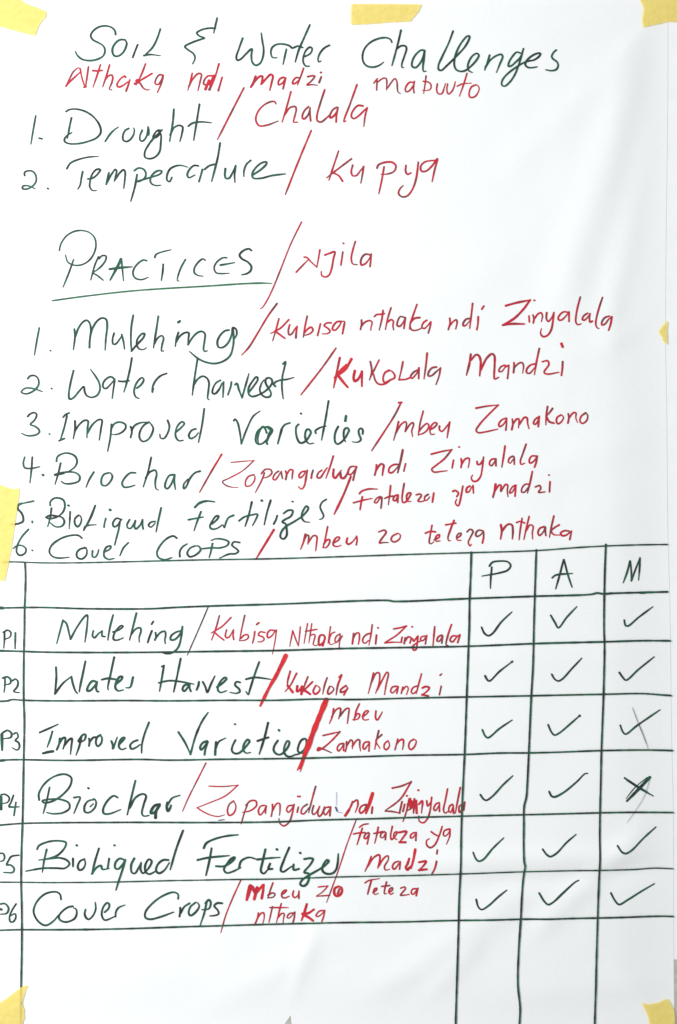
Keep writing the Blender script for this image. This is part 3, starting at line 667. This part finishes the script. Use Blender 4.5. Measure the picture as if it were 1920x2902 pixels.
def ribbon(pts, width, base, seed, V, F, taper=True):
    """one pen stroke as a thin film that follows the paper"""
    q = spline(pts, 3.0)
    n = len(q)
    hw0 = width * 0.47
    total = sum(math.hypot(b[0] - a[0], b[1] - a[1]) for a, b in zip(q, q[1:]))
    start = len(V)
    s = 0.0
    tot_n = max(1, n - 1)

    def put(x, y, k):
        V.append((wx(x), -(lift(x, y) + base + 0.0000006 * k), wz(y)))

    dirs = []
    for k in range(n):
        a, b = q[max(0, k - 1)], q[min(n - 1, k + 1)]
        dx, dy = b[0] - a[0], b[1] - a[1]
        l = math.hypot(dx, dy) or 1.0
        dirs.append((dx / l, dy / l))
    # start cap, body, end cap
    rows = []
    for k in range(n):
        if k:
            s += math.hypot(q[k][0] - q[k - 1][0], q[k][1] - q[k - 1][1])
        w = hw0 * (1.0 + 0.20 * noise.noise(Vector((s / 22.0, seed * 3.17, 0.5))) + 0.10 * noise.noise(Vector((s / 6.0, seed * 1.7, 4.5))))
        if taper and total > 40:
            e = min(1.0, (total - s) / 26.0)
            w *= 0.62 + 0.38 * e
        rows.append((q[k], dirs[k], w))
    capped = []
    p, d, w = rows[0]
    for f in (0.92, 0.55):
        capped.append(((p[0] - d[0] * w * f, p[1] - d[1] * w * f), d, w * math.sqrt(1 - f * f)))
    capped += rows
    p, d, w = rows[-1]
    for f in (0.55, 0.92):
        capped.append(((p[0] + d[0] * w * f, p[1] + d[1] * w * f), d, w * math.sqrt(1 - f * f)))
    for k, (p, d, w) in enumerate(capped):
        put(p[0] - d[1] * w, p[1] + d[0] * w, k)
        put(p[0] + d[1] * w, p[1] - d[0] * w, k)
    for k in range(len(capped) - 1):
        a = start + 2 * k
        F.append((a, a + 2, a + 3, a + 1))


COLOUR = {'g': 'dark green', 'r': 'red', 'R': 'thick bright red', 'b': 'thin brownish red', 'u': 'faint ballpoint'}
WIDTH = 5.7
org = (0.0, 0.0, 1.0)
words = []
for line in INK_TEXT.strip().splitlines():
    line = line.strip()
    if not line:
        continue
    if line[0] == '@':
        org = tuple(float(t) for t in line[1:].split())
    elif line == '+':
        pass
    elif line[0] in 'grRbu' and line[1] == ' ':
        t = line.split()
        words.append([t[0], t[1], t[2], float(t[3]) if len(t) > 3 else WIDTH, []])
    else:
        for st in line.split(';'):
            t = st.split()
            w = words[-1][3]
            if t[0][0] == 'w':
                w = float(t[0][1:])
                t = t[1:]
            f = [float(v) for v in t]
            pts = [(org[0] + f[i] / org[2], org[1] + f[i + 1] / org[2]) for i in range(0, len(f), 2)]
            words[-1][4].append((w, pts))

BASE = {'g': 0.00036, 'r': 0.00022, 'R': 0.00048, 'b': 0.00034, 'u': 0.00082}
for wi, (col, name, text, w0, strokes) in enumerate(words):
    V, F, heavy = [], [], []
    for si, (w, pts) in enumerate(strokes):
        # a dot: a very short stroke
        base = BASE[col] + (si % 24) * 0.000004
        if name == 'ruled_line':
            base = 0.00060 + (wi % 16) * 0.000006 + si * 0.00002
            w *= 0.90
        f0 = len(F)
        ribbon(pts, w, base, wi * 7.3 + si, V, F, taper=name not in ('ruled_line',))
        if col == 'r' and w >= 7.4:
            heavy.append((f0, len(F)))     # gone over twice: full red ink
    m = INK[col]
    if text == 'blue':
        m = INK['U']
    if name == 'underline':
        m = INK['G']
    o = mesh_obj(name, V, F, m, sheet)
    if heavy:
        o.data.materials.append(INK['h'])
        for a, b in heavy:
            for k in range(a, b):
                o.data.polygons[k].material_index = 1
    if name == 'handwritten_word':
        o['label'] = COLOUR[col] + ' handwritten word ' + ('PRACTICES' if text == 'Practices' else ('&' if text == 'ampersand' else text))
    elif name in ('column_letter', 'row_code', 'list_number'):
        o['label'] = COLOUR[col] + ' handwritten ' + text
    elif name == 'slash_mark':
        o['label'] = COLOUR[col] + ' slash'

# ------------------------------------------------------------------ masking tape
def inside(px, py):
    return min(px - interp(LEFT, py), interp(RIGHT, py) - px, py - TOP, 2916 - py)


def smooth01(t):
    t = max(0.0, min(1.0, t))
    return t * t * (3 - 2 * t)


def make_tape_strip(poly, label, seed):
    rnd = random.Random(seed)
    pts = []
    for (a, b) in zip(poly, poly[1:] + poly[:1]):
        ln = math.hypot(b[0] - a[0], b[1] - a[1])
        n = max(1, int(ln / 5))
        for k in range(n):
            t = k / n
            j = 0.0 if k == 0 else 0.7
            pts.append((a[0] + (b[0] - a[0]) * t + rnd.uniform(-j, j), a[1] + (b[1] - a[1]) * t + rnd.uniform(-j, j)))
    bm = bmesh.new()
    f = bm.faces.new([bm.verts.new((x, 0, -y)) for x, y in pts])
    x0, x1 = min(p[0] for p in pts), max(p[0] for p in pts)
    y0, y1 = min(p[1] for p in pts), max(p[1] for p in pts)
    v = x0 + 6.13
    while v < x1:
        bmesh.ops.bisect_plane(bm, geom=bm.verts[:] + bm.edges[:] + bm.faces[:], plane_co=(v, 0, 0), plane_no=(1, 0, 0))
        v += 8.0
    v = y0 + 6.37
    while v < y1:
        bmesh.ops.bisect_plane(bm, geom=bm.verts[:] + bm.edges[:] + bm.faces[:], plane_co=(0, 0, -v), plane_no=(0, 0, 1))
        v += 8.0
    bmesh.ops.triangulate(bm, faces=[f for f in bm.faces if len(f.verts) > 4])
    cx = sum(p[0] for p in poly) / len(poly)
    cy = sum(p[1] for p in poly) / len(poly)
    for vt in bm.verts:
        px, py = vt.co.x, -vt.co.z
        d = inside(px, py)
        t = smooth01((d + 26) / 24.0)
        h = 0.0006 * (1 - t) + (lift(px, py) + 0.0008) * t
        h += 0.00030 * (0.6 + noise.noise(Vector((px / 17.0, py / 24.0, seed))))
        vt.co = ((px - cx) * S, -h, (cy - py) * S)
    bmesh.ops.recalc_face_normals(bm, faces=bm.faces[:])
    bm.normal_update()
    if sum(f.normal.y for f in bm.faces) > 0:
        bmesh.ops.reverse_faces(bm, faces=bm.faces[:])
    me = bpy.data.meshes.new('masking_tape')
    bm.to_mesh(me)
    bm.free()
    me.materials.append(TAPE)
    me.polygons.foreach_set('use_smooth', [True] * len(me.polygons))
    o = bpy.data.objects.new('masking_tape', me)
    SC.collection.objects.link(o)
    o.location = (wx(cx), 0, wz(cy))
    return tag(o, label, 'tape', 'strips of yellow masking tape holding the sheet')


TAPES = [
    ([(-60, -40), (40, -18), (68, 6), (100, 18), (131, 30), (128, 48), (116, 60), (104, 84), (100, 101), (55, 89), (12, 77), (0, 73), (-60, 64)],
     'pale yellow tape strip with a torn end, stuck above and beside the heading word Soil'),
    ([(996, 9), (1040, 8.5), (1120, 9), (1195, 10), (1188, 29), (1174, 46), (1162, 59), (1110, 61), (1050, 66), (995, 69), (995, 40)],
     'short yellow tape piece at the middle of the top edge, above the heading word Challenges'),
    ([(1808, -40), (1817, 0), (1826, 22), (1822, 46), (1821, 60), (1823, 77), (1860, 68), (1895, 59), (1925, 60), (1975, 62), (1975, -40)],
     'yellow tape piece with a wavy torn side at the top corner beyond the heading'),
    ([(-50, 1368), (-8, 1370), (8, 1377), (25, 1383), (42, 1386), (55, 1382), (54, 1401), (45, 1460), (34, 1536), (22, 1604), (12, 1648), (-8, 1643), (-50, 1640)],
     'tall yellow tape strip on the sheet edge beside list numbers 5 and 6'),
    ([(-60, 2885), (-8, 2847), (0, 2842), (28, 2823), (59, 2799), (69, 2794), (80, 2795), (74, 2806), (68, 2823), (62.5, 2844), (68, 2864), (69, 2885), (64, 2897), (62, 2945), (-60, 2945)],
     'yellow tape triangle at the bottom corner, crossed by the first vertical table line'),
    ([(1820, 2842.5), (1830, 2846), (1844, 2848), (1872, 2841), (1885, 2835), (1896, 2833), (1903, 2846), (1914, 2869), (1917, 2945), (1850, 2945), (1843, 2915), (1839, 2887), (1832, 2869)],
     'yellow tape piece with a ragged top end at the bottom corner under the M column'),
    ([(1893, 908), (1888, 912), (1880, 921.5), (1869, 938), (1870, 945), (1879, 955), (1879.5, 964), (1888, 973), (1893, 976)],
     'tiny yellow tape tip on the sheet edge level with the red word Zinyalala'),
]
for k, (poly, label) in enumerate(TAPES):
    make_tape_strip(poly, label, 11 + k)
